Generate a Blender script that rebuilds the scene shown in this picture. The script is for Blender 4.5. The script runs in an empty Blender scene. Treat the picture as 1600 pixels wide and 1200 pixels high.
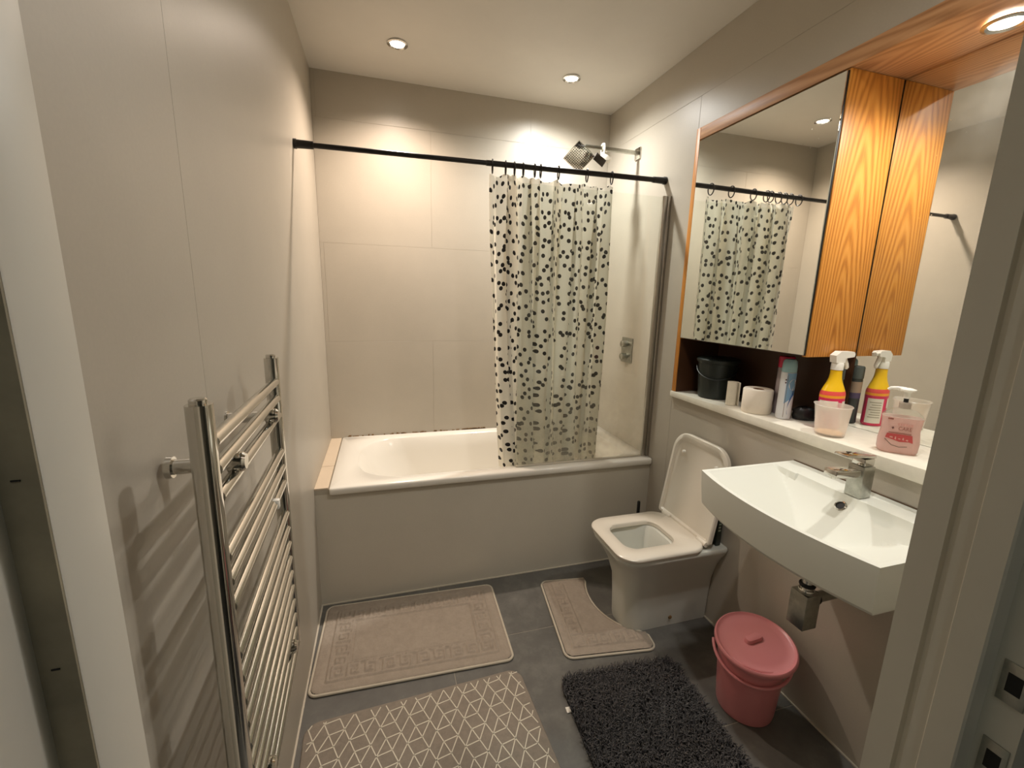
import bpy, bmesh, math, random
import numpy as np
from math import sin, cos, pi, radians
from mathutils import Vector, Matrix
random.seed(7)
sc = bpy.context.scene
COL = sc.collection

# ------------------------------------------------------------------ camera, world, exposure, lamps
def make_camera():
    f, cx, cy, cz, yaw, pitch, roll = 678.8, 0.3214, -2.0037, 1.4702, 0.2912, 0.1975, 0.0244
    fw = Vector((sin(yaw)*cos(pitch), cos(yaw)*cos(pitch), -sin(pitch)))
    r = Vector((cos(yaw), -sin(yaw), 0)); u = r.cross(fw)
    r2 = r*cos(roll)+u*sin(roll); u2 = -r*sin(roll)+u*cos(roll)
    M = Matrix((r2, u2, -fw)).transposed().to_4x4(); M.translation = (cx, cy, cz)
    cd = bpy.data.cameras.new('camera'); cd.sensor_width = 36; cd.lens = 36*f/1600
    cd.clip_start = 0.02; cd.clip_end = 50
    co = bpy.data.objects.new('camera', cd); COL.objects.link(co); co.matrix_world = M
    sc.camera = co
make_camera()
w = bpy.data.worlds.new('world'); sc.world = w; w.use_nodes = True
w.node_tree.nodes['Background'].inputs[0].default_value = (0.02, 0.02, 0.022, 1)
w.node_tree.nodes['Background'].inputs[1].default_value = 1.0
sc.view_settings.view_transform = 'Standard'; sc.view_settings.look = 'None'
sc.view_settings.gamma = 1; sc.view_settings.use_curve_mapping = False
sc.view_settings.exposure = 0.0
sc.cycles.caustics_reflective = True; sc.cycles.caustics_refractive = False; sc.cycles.blur_glossy = 0.5; sc.cycles.sample_clamp_indirect = 4.0
sc.cycles.transparent_max_bounces = 16; sc.cycles.diffuse_bounces = 6

W, YB, H = 1.75, 0.731, 2.613       # room width, back wall, ceiling height
YF = -1.68                          # inner face of the door wall
MX = 1.99                           # plane of the vanity mirror
SZ = 1.017                          # top of the vanity shelf at its far end; it rises a little towards the door
def shelf_z(y): return SZ+0.0155*(-0.17-y)
# name, location, colour, watts, cone (degrees), blend, radius
LAMPS = [('tub_left', (0.431, 0.353, H-0.012), (1.0, 0.82, 0.68), 104, 140, 1.0, 0.028),
         ('tub_right', (1.324, 0.381, H-0.012), (1.0, 0.99, 0.95), 92, 160, 1.0, 0.028),
         ('near', (1.0, -1.36, H-0.012), (1.0, 0.95, 0.90), 46, 160, 1.0, 0.028)]
SOFFIT = ((1.872, -1.14, 2.176), (1.0, 0.97, 0.90), 25, 160, 0.8, 0.022)
HALL_FILL = ((0.45, -2.75, H-0.012), (0.95, 1.0, 0.94), 12.0, 160, 0.8, 0.03)  # added lamp out of view, brightens the jambs and bath panel through the doorway

def spot(name, loc, color, watts, cone, blend, rad, parent=None):
    L = bpy.data.lights.new(name, 'SPOT'); L.energy = watts; L.color = color
    L.spot_size = radians(cone); L.spot_blend = blend; L.shadow_soft_size = rad
    o = bpy.data.objects.new(name, L); COL.objects.link(o); o.location = loc
    if parent: o.parent = parent
    return o

# ------------------------------------------------------------------ materials
def lin(c):
    return tuple((x/12.92 if x <= 0.04045 else ((x+0.055)/1.055)**2.4) for x in [v/255 for v in c])
class NT:
    def __init__(s, name):
        s.m = bpy.data.materials.new(name); s.m.use_nodes = True
        s.t = s.m.node_tree; s.t.nodes.clear(); s.out = s.n('ShaderNodeOutputMaterial')
    def n(s, ty, **kw):
        x = s.t.nodes.new(ty)
        for k, v in kw.items(): setattr(x, k, v)
        return x
    def l(s, a, b): s.t.links.new(a, b)
    def set(s, node, **kw):
        for k, v in kw.items():
            node.inputs[k.replace('_', ' ')].default_value = v
        return node
    def pr(s, color, rough=0.5, metal=0.0, spec=0.5, coat=0.0):
        p = s.n('ShaderNodeBsdfPrincipled')
        if color is not None: p.inputs['Base Color'].default_value = (*color, 1)
        p.inputs['Roughness'].default_value = rough; p.inputs['Metallic'].default_value = metal
        p.inputs['Specular IOR Level'].default_value = spec; p.inputs['Coat Weight'].default_value = coat
        return p
    def noise(s, scale, detail=4, rough=0.55, vec=None, dist=0.0):
        x = s.n('ShaderNodeTexNoise'); x.inputs['Scale'].default_value = scale
        x.inputs['Detail'].default_value = detail; x.inputs['Roughness'].default_value = rough
        x.inputs['Distortion'].default_value = dist
        if vec is not None: s.l(vec, x.inputs['Vector'])
        return x
    def coord(s, which='Object', scale=None):
        c = s.n('ShaderNodeTexCoord'); o = c.outputs[which]
        if scale:
            mp = s.n('ShaderNodeMapping'); mp.inputs['Scale'].default_value = scale
            s.l(o, mp.inputs['Vector']); o = mp.outputs['Vector']
        return o
    def ramp(s, fac, stops):
        r = s.n('ShaderNodeValToRGB'); e = r.color_ramp.elements
        while len(e) < len(stops): e.new(0.5)
        for el, (p, c) in zip(e, stops):
            el.position = p; el.color = (*c, 1) if len(c) == 3 else c
        s.l(fac, r.inputs['Fac']); return r.outputs['Color']
    def bump(s, h, strength, dist=0.01):
        b = s.n('ShaderNodeBump'); b.inputs['Strength'].default_value = strength
        b.inputs['Distance'].default_value = dist; s.l(h, b.inputs['Height']); return b.outputs['Normal']
    def done(s, sh): s.l(sh, s.out.inputs['Surface']); return s.m

def plain(name, rgb, rough=0.5, metal=0.0, spec=0.5, coat=0.0, bump=None, vary=0.0, vscale=6):
    k = NT(name); c = lin(rgb); p = k.pr(c, rough, metal, spec, coat)
    if vary:
        nz = k.noise(vscale, 5, 0.6, k.coord())
        lo = tuple(v*(1-vary) for v in c); hi = tuple(min(1, v*(1+vary)) for v in c)
        k.l(k.ramp(nz.outputs['Fac'], [(0.3, lo), (0.7, hi)]), p.inputs['Base Color'])
    if bump:
        nz = k.noise(bump[0], 3, 0.6, k.coord()); k.l(k.bump(nz.outputs['Fac'], bump[1], bump[2]), p.inputs['Normal'])
    return k.done(p.outputs['BSDF'])

def wood(name, cols, rough=0.42, axis='z', sc_=(9, 9, 0.9), loc=(0, 0, 0)):
    k = NT(name); co = k.coord('Object')
    mp = k.n('ShaderNodeMapping'); mp.inputs['Scale'].default_value = sc_; mp.inputs['Location'].default_value = tuple(-a*b for a, b in zip(loc, sc_))
    k.l(co, mp.inputs['Vector'])
    big = k.noise(1.1, 2, 0.5, mp.outputs['Vector'])
    add = k.n('ShaderNodeMixRGB', blend_type='LINEAR_LIGHT'); add.inputs['Fac'].default_value = 0.22
    k.l(mp.outputs['Vector'], add.inputs[1]); k.l(big.outputs['Color'], add.inputs[2])
    wv = k.n('ShaderNodeTexWave', wave_type='RINGS', rings_direction='SPHERICAL'); wv.inputs['Scale'].default_value = 3.0
    wv.inputs['Distortion'].default_value = 2.2; wv.inputs['Detail'].default_value = 2; wv.inputs['Detail Scale'].default_value = 1.2
    k.l(add.outputs['Color'], wv.inputs['Vector'])
    fs = {'z': (180, 180, 5), 'y': (180, 5, 180)}[axis]
    fine = k.noise(1.0, 4, 0.7, k.coord('Object', fs))
    mx = k.n('ShaderNodeMixRGB', blend_type='MIX'); mx.inputs['Fac'].default_value = 0.55
    k.l(wv.outputs['Fac'], mx.inputs[1]); k.l(fine.outputs['Fac'], mx.inputs[2])
    col = k.ramp(mx.outputs['Color'], [(0.15, cols[0]), (0.5, cols[1]), (0.85, cols[2])])
    p = k.pr(None, rough, 0, 0.45); k.l(col, p.inputs['Base Color'])
    k.l(k.bump(fine.outputs['Fac'], 0.12, 0.002), p.inputs['Normal'])
    return k.done(p.outputs['BSDF'])

def wall_tile(name, rgb, rough=0.40):
    k = NT(name); c = lin(rgb); co = k.coord()
    a = k.noise(2.2, 4, 0.6, co); b = k.noise(160, 2, 0.6, co)
    mx = k.n('ShaderNodeMixRGB'); mx.inputs['Fac'].default_value = 0.3
    k.l(a.outputs['Fac'], mx.inputs[1]); k.l(b.outputs['Fac'], mx.inputs[2])
    col = k.ramp(mx.outputs['Color'], [(0.3, tuple(v*0.93 for v in c)), (0.7, tuple(v*1.06 for v in c))])
    p = k.pr(None, rough, 0, 0.5); k.l(col, p.inputs['Base Color'])
    k.l(k.bump(b.outputs['Fac'], 0.06, 0.001), p.inputs['Normal'])
    return k.done(p.outputs['BSDF'])

def glassy(name, tint=(1, 1, 1), diff=0.0, dirt=None, rough=0.02, dcol=(0.8, 0.8, 0.75)):
    k = NT(name); tr = k.n('ShaderNodeBsdfTransparent'); tr.inputs[0].default_value = (*tint, 1)
    gl = k.n('ShaderNodeBsdfGlossy'); gl.inputs['Roughness'].default_value = rough
    fr = k.n('ShaderNodeFresnel'); fr.inputs[0].default_value = 1.45
    ge = k.n('ShaderNodeNewGeometry'); fm = k.n('ShaderNodeMath', operation='SUBTRACT'); fm.use_clamp = True   # front faces only
    k.l(fr.outputs[0], fm.inputs[0]); k.l(ge.outputs['Backfacing'], fm.inputs[1])
    m1 = k.n('ShaderNodeMixShader'); k.l(fm.outputs[0], m1.inputs[0]); k.l(tr.outputs[0], m1.inputs[1]); k.l(gl.outputs[0], m1.inputs[2])
    sh = m1.outputs[0]
    if diff or dirt:
        df = k.n('ShaderNodeBsdfDiffuse'); df.inputs[0].default_value = (*dcol, 1)
        tl = k.n('ShaderNodeBsdfTranslucent'); tl.inputs[0].default_value = (*dcol, 1)
        ad = k.n('ShaderNodeMixShader'); ad.inputs[0].default_value = 0.5; k.l(df.outputs[0], ad.inputs[1]); k.l(tl.outputs[0], ad.inputs[2])
        m2 = k.n('ShaderNodeMixShader'); m2.inputs[0].default_value = diff
        if dirt:
            sx = k.n('ShaderNodeSeparateXYZ'); k.l(k.coord(), sx.inputs[0])
            mr = k.n('ShaderNodeMapRange'); mr.inputs['From Min'].default_value = dirt[0]; mr.inputs['From Max'].default_value = dirt[1]
            mr.inputs['To Min'].default_value = dirt[2]; mr.inputs['To Max'].default_value = dirt[3]; k.l(sx.outputs['Z'], mr.inputs['Value'])
            nz = k.noise(7, 5, 0.65, k.coord()); mu = k.n('ShaderNodeMath', operation='MULTIPLY'); k.l(mr.outputs[0], mu.inputs[0])
            k.l(k.ramp(nz.outputs['Fac'], [(0.3, (0.35,)*3), (0.7, (1,)*3)]), mu.inputs[1]); k.l(mu.outputs[0], m2.inputs[0])
        k.l(sh, m2.inputs[1]); k.l(ad.outputs[0], m2.inputs[2]); sh = m2.outputs[0]
    return k.done(sh)

def mirror_mat(name):
    k = NT(name); p = k.pr((0.86, 0.88, 0.85), 0.015, 1.0)
    nz = k.n('ShaderNodeTexVoronoi'); nz.inputs['Scale'].default_value = 26; k.l(k.coord(), nz.inputs['Vector'])
    big = k.noise(5, 3, 0.6, k.coord())
    r = k.ramp(nz.outputs['Distance'], [(0.0, (0.30,)*3), (0.07, (0.016,)*3)]); k.l(r, p.inputs['Roughness'])
    d = k.n('ShaderNodeBsdfDiffuse'); d.inputs[0].default_value = (0.6, 0.57, 0.5, 1)
    mx = k.n('ShaderNodeMixShader'); k.l(k.ramp(big.outputs['Fac'], [(0.45, (0.015,)*3), (0.8, (0.07,)*3)]), mx.inputs[0])
    k.l(p.outputs['BSDF'], mx.inputs[1]); k.l(d.outputs[0], mx.inputs[2])
    return k.done(mx.outputs[0])

def curtain_mat():
    k = NT('dotted curtain'); uv = k.coord('UV')
    vo = k.n('ShaderNodeTexVoronoi', voronoi_dimensions='2D'); vo.inputs['Scale'].default_value = 1/0.045
    vo.inputs['Randomness'].default_value = 0.86; k.l(uv, vo.inputs['Vector'])
    dot = k.ramp(vo.outputs['Distance'], [(0.225, (0, 0, 0)), (0.245, (1, 1, 1))])
    mix = k.n('ShaderNodeMixRGB'); k.l(dot, mix.inputs[0])
    mix.inputs[1].default_value = (0.018, 0.016, 0.015, 1); mix.inputs[2].default_value = (*lin((238, 233, 218)), 1)
    p = k.pr(None, 0.45, 0, 0.3); k.l(mix.outputs[0], p.inputs['Base Color'])
    tl = k.n('ShaderNodeBsdfTranslucent'); k.l(mix.outputs[0], tl.inputs[0])
    ms = k.n('ShaderNodeMixShader'); ms.inputs[0].default_value = 0.24; k.l(p.outputs['BSDF'], ms.inputs[1]); k.l(tl.outputs[0], ms.inputs[2])
    return k.done(ms.outputs[0])

def emit(name, rgb, strength):
    k = NT(name); e = k.n('ShaderNodeEmission'); e.inputs[0].default_value = (*rgb, 1); e.inputs[1].default_value = strength
    return k.done(e.outputs[0])

def floor_tile():
    k = NT('slate floor tile'); co = k.coord(); a = k.noise(3.0, 6, 0.65, co); b = k.noise(14, 5, 0.7, co)
    mx = k.n('ShaderNodeMixRGB'); mx.inputs[0].default_value = 0.4; k.l(a.outputs['Fac'], mx.inputs[1]); k.l(b.outputs['Fac'], mx.inputs[2])
    col = k.ramp(mx.outputs[0], [(0.3, lin((80, 78, 74))), (0.52, lin((97, 95, 90))), (0.72, lin((122, 120, 113)))])
    p = k.pr(None, 0.5, 0, 0.5); k.l(col, p.inputs['Base Color'])
    k.l(k.bump(b.outputs['Fac'], 0.1, 0.002), p.inputs['Normal']); return k.done(p.outputs['BSDF'])

TILE = (180, 172, 158)
M = dict(
    tile=wall_tile('beige wall tile', TILE), grout=plain('grout', (170, 162, 147), 0.8),
    tile_tub=wall_tile('beige ledge tile', (206, 188, 164)),
    panel=wall_tile('bath panel paint', (200, 193, 178), 0.42),
    ceil=plain('white ceiling paint', (216, 211, 202), 0.55, vary=0.02), floor=floor_tile(), fgrout=plain('floor grout', (150, 143, 130), 0.8),
    caulk=plain('silicone bead', (196, 187, 170), 0.5),
    wallplain=plain('hall wall paint', (176, 172, 160), 0.7), frame=plain('white gloss frame paint', (208, 204, 192), 0.38, bump=(30, 0.05, 0.002), vary=0.03),
    stopend=plain('worn frame edge', (140, 132, 112), 0.6, vary=0.25, vscale=18),
    door=plain('pale green grey door paint', (150, 158, 148), 0.5, vary=0.05),
    enamel=plain('white bath enamel', (226, 221, 210), 0.18, coat=0.3), ceramic=plain('white glazed ceramic', (212, 213, 204), 0.3, coat=0.0),
    basin=plain('white basin glaze', (216, 217, 207), 0.5, spec=0.22), seat=plain('white plastic seat', (226, 219, 205), 0.25), water=plain('toilet water', (176, 172, 156), 0.05),
    chrome=plain('chrome', (214, 212, 206), 0.09, 1.0), chrome_dull=plain('dull scaled chrome', (176, 176, 168), 0.28, 1.0, vary=0.2, vscale=40),
    alu=plain('satin aluminium', (176, 172, 164), 0.3, 1.0), black=plain('black metal rod', (28, 24, 22), 0.35, 0.2), blackp=plain('black plastic', (26, 27, 26), 0.4),
    oak=wood('oak veneer panel', (lin((164, 98, 34)), lin((204, 134, 52)), lin((218, 152, 70))), loc=(1.865, -0.84, 1.12)),
    oak_h=wood('oak veneer trim', (lin((160, 112, 72)), lin((190, 140, 96)), lin((204, 156, 112))), axis='y', sc_=(9, 0.9, 9), loc=(1.80, -0.3, 2.2)),
    walnut=plain('dark brown niche board', (70, 42, 22), 0.5, vary=0.12, vscale=9),
    mirror=mirror_mat('silver mirror'), shelf=plain('white chipped shelf stone', (228, 223, 208), 0.35, vary=0.05, vscale=30),
    glass=glassy('shower glass', (0.97, 0.985, 0.97), dirt=(1.10, 0.62, 0.03, 0.48), dcol=(0.62, 0.58, 0.48)),
    curtain=curtain_mat(), lens=emit('lit lamp lens', (1, 0.93, 0.8), 30), whitep=plain('white plastic', (240, 236, 226), 0.3),
    mat=plain('taupe mat pile', (158, 146, 132), 0.95, spec=0.1, bump=(260, 0.5, 0.004), vary=0.08, vscale=40),
    matrim=plain('mat trim', (196, 186, 168), 0.9, spec=0.1, bump=(300, 0.4, 0.003)),
    geo=plain('taupe flannel mat', (138, 128, 116), 0.95, spec=0.1, bump=(220, 0.4, 0.003), vary=0.1, vscale=50),
    geoline=plain('cream printed line', (216, 208, 190), 0.9, spec=0.1),
    shag=plain('charcoal shag yarn', (92, 90, 90), 0.9, spec=0.15), shagback=plain('charcoal backing', (36, 34, 33), 0.95),
    pink=plain('dusty pink plastic', (222, 140, 144), 0.3, coat=0.2), grime=plain('brown mould stain', (128, 98, 60), 0.9, vary=0.2, vscale=80),
    darkhole=plain('dark opening', (14, 13, 12), 0.6), rubber=plain('black washer', (24, 22, 20), 0.6),
    bin=plain('dark green black plastic', (30, 36, 32), 0.4), paper=plain('white tissue paper', (232, 222, 206), 0.95, spec=0.1, bump=(120, 0.3, 0.003)),
    card=plain('white card', (224, 216, 198), 0.85, vary=0.05, vscale=40), cardtube=plain('card tube', (150, 116, 88), 0.9),
    s_pink=plain('hot pink label', (224, 42, 96), 0.3), s_yellow=plain('yellow plastic bottle', (250, 200, 20), 0.3), s_orange=plain('orange stripe', (255, 170, 45), 0.35),
    s_red=plain('red orange stripe', (238, 84, 80), 0.35), s_white=plain('white label panel', (238, 232, 220), 0.45), s_grey=plain('grey print', (176, 170, 152), 0.5),
    can_blue=plain('pale blue can', (118, 158, 190), 0.3), can_cap=plain('pale teal cap', (148, 184, 190), 0.35), can_white=plain('white can', (216, 218, 222), 0.32),
    navy=plain('deep blue print', (44, 92, 152), 0.35), magenta=plain('crimson cap', (190, 22, 66), 0.35), can_grey=plain('silver lilac can', (166, 154, 158), 0.35),
    dcan=plain('slate black can', (44, 54, 56), 0.35), dcap=plain('grey green cap', (84, 92, 90), 0.4), skin=plain('brown beige print', (170, 146, 126), 0.5), violet=plain('violet print', (86, 72, 110), 0.5),
    soap=plain('pink liquid soap', (246, 176, 170), 0.15, coat=0.5), soapclear=glassy('clear bottle shoulder', (0.93, 0.95, 0.93), diff=0.12),
    print_brown=plain('brown print', (146, 84, 70), 0.5), print_red=plain('red print', (190, 74, 74), 0.5), print_dark=plain('dark print', (84, 40, 40), 0.5), darkplate=plain('dark brown plate', (58, 50, 44), 0.4), gap=plain('brown sealant gap', (92, 74, 54), 0.8), print_faint=plain('faint pink print', (214, 160, 150), 0.5), print_grey=plain('grey print line', (128, 112, 100), 0.5),
    cup=glassy('frosted plastic cup', (0.97, 0.95, 0.92), diff=0.42, dcol=(0.92, 0.88, 0.82), rough=0.25), greenpack=plain('dark green packet', (30, 40, 32), 0.35), pale=plain('pale print', (150, 160, 140), 0.5),
)
def translucent(name, rgb):
    k = NT(name); c = lin(rgb); p = k.pr(c, 0.15, 0, 0.5); tl = k.n('ShaderNodeBsdfTranslucent'); tl.inputs[0].default_value = (*c, 1)
    ms = k.n('ShaderNodeMixShader'); ms.inputs[0].default_value = 0.45; k.l(p.outputs['BSDF'], ms.inputs[1]); k.l(tl.outputs[0], ms.inputs[2]); return k.done(ms.outputs[0])
M['soap'] = translucent('pink liquid soap body', (236, 206, 198))

# ------------------------------------------------------------------ mesh helpers
class MB:
    def __init__(s): s.v = []; s.f = []; s.uv = None
    def add(s, vs, fs):
        b = len(s.v); s.v += [tuple(v) for v in vs]; s.f += [tuple(i+b for i in f) for f in fs]; return s
    def box(s, lo, hi, bev=0.0, seg=2, rot=None, pivot=None):
        bm = bmesh.new(); bmesh.ops.create_cube(bm, size=1)
        c = [(a+b)/2 for a, b in zip(lo, hi)]; d = [b-a for a, b in zip(lo, hi)]
        for v in bm.verts: v.co = Vector((v.co.x*d[0]+c[0], v.co.y*d[1]+c[1], v.co.z*d[2]+c[2]))
        if bev: bmesh.ops.bevel(bm, geom=list(bm.edges), offset=min(bev, min(d)*0.49), segments=seg, profile=0.5, affect='EDGES')
        if rot is not None:
            pv = Vector(pivot if pivot else c)
            for v in bm.verts: v.co = rot @ (v.co-pv)+pv
        bm.verts.index_update(); s.add([v.co[:] for v in bm.verts], [[v.index for v in f.verts] for f in bm.faces]); bm.free(); return s
    def loft(s, rings, cap0=True, cap1=True):
        n = len(rings[0]); vs = [p for r in rings for p in r]; fs = []
        for i in range(len(rings)-1):
            for j in range(n):
                a = i*n+j; b = i*n+(j+1) % n; fs.append((a, b, b+n, a+n))
        if cap0: fs.append(tuple(range(n-1, -1, -1)))
        if cap1: fs.append(tuple((len(rings)-1)*n+j for j in range(n)))
        return s.add(vs, fs)
    def lathe(s, prof, c=(0, 0, 0), n=40, sy=1.0, cap0=True, cap1=True, rot=None):
        rings = []
        for r, z in prof:
            ring = [Vector((r*cos(2*pi*j/n), sy*r*sin(2*pi*j/n), z)) for j in range(n)]
            if rot is not None: ring = [rot @ p for p in ring]
            rings.append([(p.x+c[0], p.y+c[1], p.z+c[2]) for p in ring])
        return s.loft(rings, cap0, cap1)
    def tube(s, pts, r, n=14, closed=False, caps=True):
        pts = [Vector(p) for p in pts]; m = len(pts); rings = []; prev = None
        for i, p in enumerate(pts):
            if closed: t = pts[(i+1) % m]-pts[i-1]
            else: t = pts[min(i+1, m-1)]-pts[max(i-1, 0)]
            t.normalize()
            if prev is None:
                a = Vector((0, 0, 1)) if abs(t.z) < 0.9 else Vector((1, 0, 0)); nrm = t.cross(a).normalized()
            else: nrm = (prev-t*prev.dot(t)).normalized()
            prev = nrm; b = t.cross(nrm); rr = r[i] if isinstance(r, (list, tuple)) else r
            rings.append([tuple(p+(nrm*cos(2*pi*k/n)+b*sin(2*pi*k/n))*rr) for k in range(n)])
        if closed: rings.append(rings[0])
        return s.loft(rings, caps and not closed, caps and not closed)
    def prism(s, poly, z0, z1):
        return s.loft([[(x, y, z0) for x, y in poly], [(x, y, z1) for x, y in poly]])
    def build(s, name, mat, parent=None, smooth=True, angle=38, **props):
        me = bpy.data.meshes.new(name); me.from_pydata(s.v, [], s.f); me.validate(); me.update()
        if s.uv is not None:
            ul = me.uv_layers.new(name='UVMap')
            idx = np.empty(len(me.loops), dtype=np.int32); me.loops.foreach_get('vertex_index', idx)
            ul.data.foreach_set('uv', np.asarray(s.uv, dtype=np.float32)[idx].ravel())
        bm = bmesh.new(); bm.from_mesh(me)
        if len(bm.faces) < 60000: bmesh.ops.recalc_face_normals(bm, faces=bm.faces)
        bm.to_mesh(me); bm.free()
        if smooth:
            me.polygons.foreach_set('use_smooth', [True]*len(me.polygons)); me.set_sharp_from_angle(angle=radians(angle))
        me.materials.append(mat)
        o = bpy.data.objects.new(name, me); COL.objects.link(o)
        if parent is not None: o.parent = parent
        for k, v in props.items(): o[k] = v
        return o
def box(lo, hi, bev=0.0, **k): return MB().box(lo, hi, bev, **k)
def thing(name, label, cat, loc=(0, 0, 0), rot=(0, 0, 0), group=None):
    o = bpy.data.objects.new(name, None); COL.objects.link(o); o.location = loc; o.rotation_euler = rot; o.empty_display_size = 0.05
    o['label'] = label; o['category'] = cat
    if group: o['group'] = group
    return o
def tag(o, label, cat, group=None):
    o['label'] = label; o['category'] = cat
    if group: o['group'] = group
    return o
def struct(o): o['kind'] = 'structure'; return o
def rrect(x0, x1, y0, y1, r, n=8):
    """rounded rectangle as a list of 4*n (x, y); r is one radius or four (x0y0, x1y0, x1y1, x0y1)"""
    if not isinstance(r, (list, tuple)): r = [r]*4
    out = []
    for (cx, cy, a0), q in zip([(x0, y0, pi), (x1, y0, 1.5*pi), (x1, y1, 0), (x0, y1, 0.5*pi)], r):
        ox = cx+q if cx == x0 else cx-q; oy = cy+q if cy == y0 else cy-q
        for i in range(n):
            a = a0+0.5*pi*i/(n-1); out.append((ox+q*cos(a), oy+q*sin(a)))
    return out
def ring3(p, z): return [(x, y, z) for x, y in p]
def text_mesh(name, body, size, mat, parent, matrix, label=None):
    cu = bpy.data.curves.new(name, 'FONT'); cu.body = body; cu.size = size; cu.extrude = 0.0002; cu.align_x = 'CENTER'
    o = bpy.data.objects.new(name, cu); COL.objects.link(o)
    me = bpy.data.meshes.new_from_object(o.evaluated_get(bpy.context.evaluated_depsgraph_get()))
    bpy.data.objects.remove(o); bpy.data.curves.remove(cu)
    me.transform(matrix); me.materials.clear(); me.materials.append(mat); me.name = name
    t = bpy.data.objects.new(name, me); COL.objects.link(t); t.parent = parent
    return t

# ------------------------------------------------------------------ room shell
JT = 0.00045                        # half of a tile joint
def tiles(parent, axis, plane, out, spans, rows, holes=(), mat=None, thick=0.0012, stagger=0.6, size=1.2, start=0.0):
    """large format tiles on a wall: axis 'x' (tiles run along x, wall normal y) or 'y'; out = +1/-1 towards the room"""
    for ri in range(len(rows)-1):
        z0, z1 = rows[ri], rows[ri+1]
        off = start+(stagger if ri % 2 else 0)
        for s0, s1 in spans:
            k = math.floor((s0-off)/size); a = off+k*size
            while a < s1-1e-6:
                b = a+size
                u0, u1 = max(a, s0), min(b, s1)
                a = b
                if u1-u0 < 0.02: continue
                cells = [(u0, u1, z0, z1)]
                for (h0, h1, g0, g1) in holes:
                    nxt = []
                    for (p, q, r, t) in cells:
                        if q <= h0 or p >= h1 or t <= g0 or r >= g1: nxt.append((p, q, r, t)); continue
                        if p < h0: nxt.append((p, h0, r, t))
                        if q > h1: nxt.append((h1, q, r, t))
                        m0, m1 = max(p, h0), min(q, h1)
                        if r < g0: nxt.append((m0, m1, r, g0))
                        if t > g1: nxt.append((m0, m1, g1, t))
                    cells = nxt
                for (p, q, r, t) in cells:
                    if q-p < 0.006 or t-r < 0.006: continue
                    lo = [0, 0, r+JT]; hi = [0, 0, t-JT]
                    i, j = (0, 1) if axis == 'x' else (1, 0)
                    lo[i] = p+JT; hi[i] = q-JT
                    lo[j] = min(plane, plane-out*thick); hi[j] = max(plane, plane-out*thick)
                    MB().box(lo, hi, 0.0005, seg=1).build('tile', mat or M['tile'], parent, smooth=False)

TH = 0.0012
# opening for the vanity recess in the right wall
RY0, RY1, RZ0, RZ1 = -1.655, -0.135, SZ-0.028, 2.25
floor = struct(box((-1.0, -3.3, -0.10), (2.4, YB+0.1, -TH)).build('floor', M['fgrout'], smooth=False))
for xa, xb in ((-0.65, 0.55), (0.55, W)):
    for ya, yb in ((-1.61, -1.008), (-1.008, -0.406), (-0.406, 0.0), (YF-0.6, -1.61)):
        if ya < YF and (xa < 0): xa2 = -0.65
        x0 = max(xa, 0.0) if ya >= -1.62 else xa
        MB().box((x0+0.0015, ya+0.0015, -TH), (xb-0.0015, yb-0.0015, 0), 0.0008, seg=1).build('tile', M['floor'], floor, smooth=False)
for ya, yb in ((-2.8, -2.21), (-3.3, -2.8)):
    MB().box((-0.98, ya+0.0015, -TH), (2.2, yb-0.0015, 0), 0.0008, seg=1).build('tile', M['floor'], floor, smooth=False)
ceiling = struct(box((-1.0, -3.3, H), (2.4, YB+0.1, H+0.1)).build('ceiling', M['ceil'], smooth=False))
wl = struct(box((-0.1, YF-0.12, -0.1), (-TH, YB+0.1, H)).build('wall_left', M['grout'], smooth=False))
tiles(wl, 'y', 0.0, 1, [(YF, YB)], [0.0, H], start=-1.078, size=2.4)
wb = struct(box((-0.1, YB+TH, -0.1), (2.4, YB+0.12, H)).build('wall_back', M['grout'], smooth=False))
tiles(wb, 'x', YB, -1, [(0, W)], [0.0, 1.19, 1.745, 2.385, H], start=0.62)
mb = MB()
for (ya, yb, za, zb) in ((RY1, YB+TH, -0.1, H), (YF-0.12, RY0, -0.1, H), (RY0, RY1, -0.1, RZ0), (RY0, RY1, RZ1, H)):
    mb.box((W+TH, ya, za), (2.3, yb, zb))
mb.box((MX+0.012, RY0, RZ0), (2.3, RY1, RZ1))
wr = struct(mb.build('wall_right', M['grout'], smooth=False))
tiles(wr, 'y', W, -1, [(YF, YB)], [0.0, 2.39, H], holes=[(RY0, RY1, RZ0, RZ1)], start=-2.0, size=3.0, stagger=0.8)
mb = MB(); XL, XR = 0.128, 0.945
mb.box((-0.9, YF-0.12, 0), (XL-0.03, YF, H)); mb.box((XR+0.03, YF-0.12, 0), (W+TH, YF, H)); mb.box((XL-0.03, YF-0.12, 2.08), (XR+0.03, YF, H))
struct(mb.build('wall_front', M['wallplain'], smooth=False))
mb = MB(); mb.box((-1.0, -3.3, 0), (-0.9, YF-0.12, H)); struct(mb.build('wall_hall_left', M['wallplain'], smooth=False))
mb = MB(); mb.box((2.2, -3.3, 0), (2.3, YF-0.12, H)); mb.box((W+TH, YF-0.12, 0), (2.2, YF-0.115, H)); struct(mb.build('wall_hall_right', M['wallplain'], smooth=False))
struct(box((-0.9, -3.4, 0), (2.2, -3.3, H)).build('wall_hall_back', M['wallplain'], smooth=False))
# silicone beads along the floor edges
struct(box((0, YF, 0), (0.006, 0, 0.005)).build('baseboard_left', M['caulk'], smooth=False))
struct(box((0.006, -0.006, 0), (W, 0, 0.005)).build('baseboard_back', M['caulk'], smooth=False))
struct(box((W-0.006, YF, 0), (W, -0.006, 0.005)).build('baseboard_right', M['caulk'], smooth=False))

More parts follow.
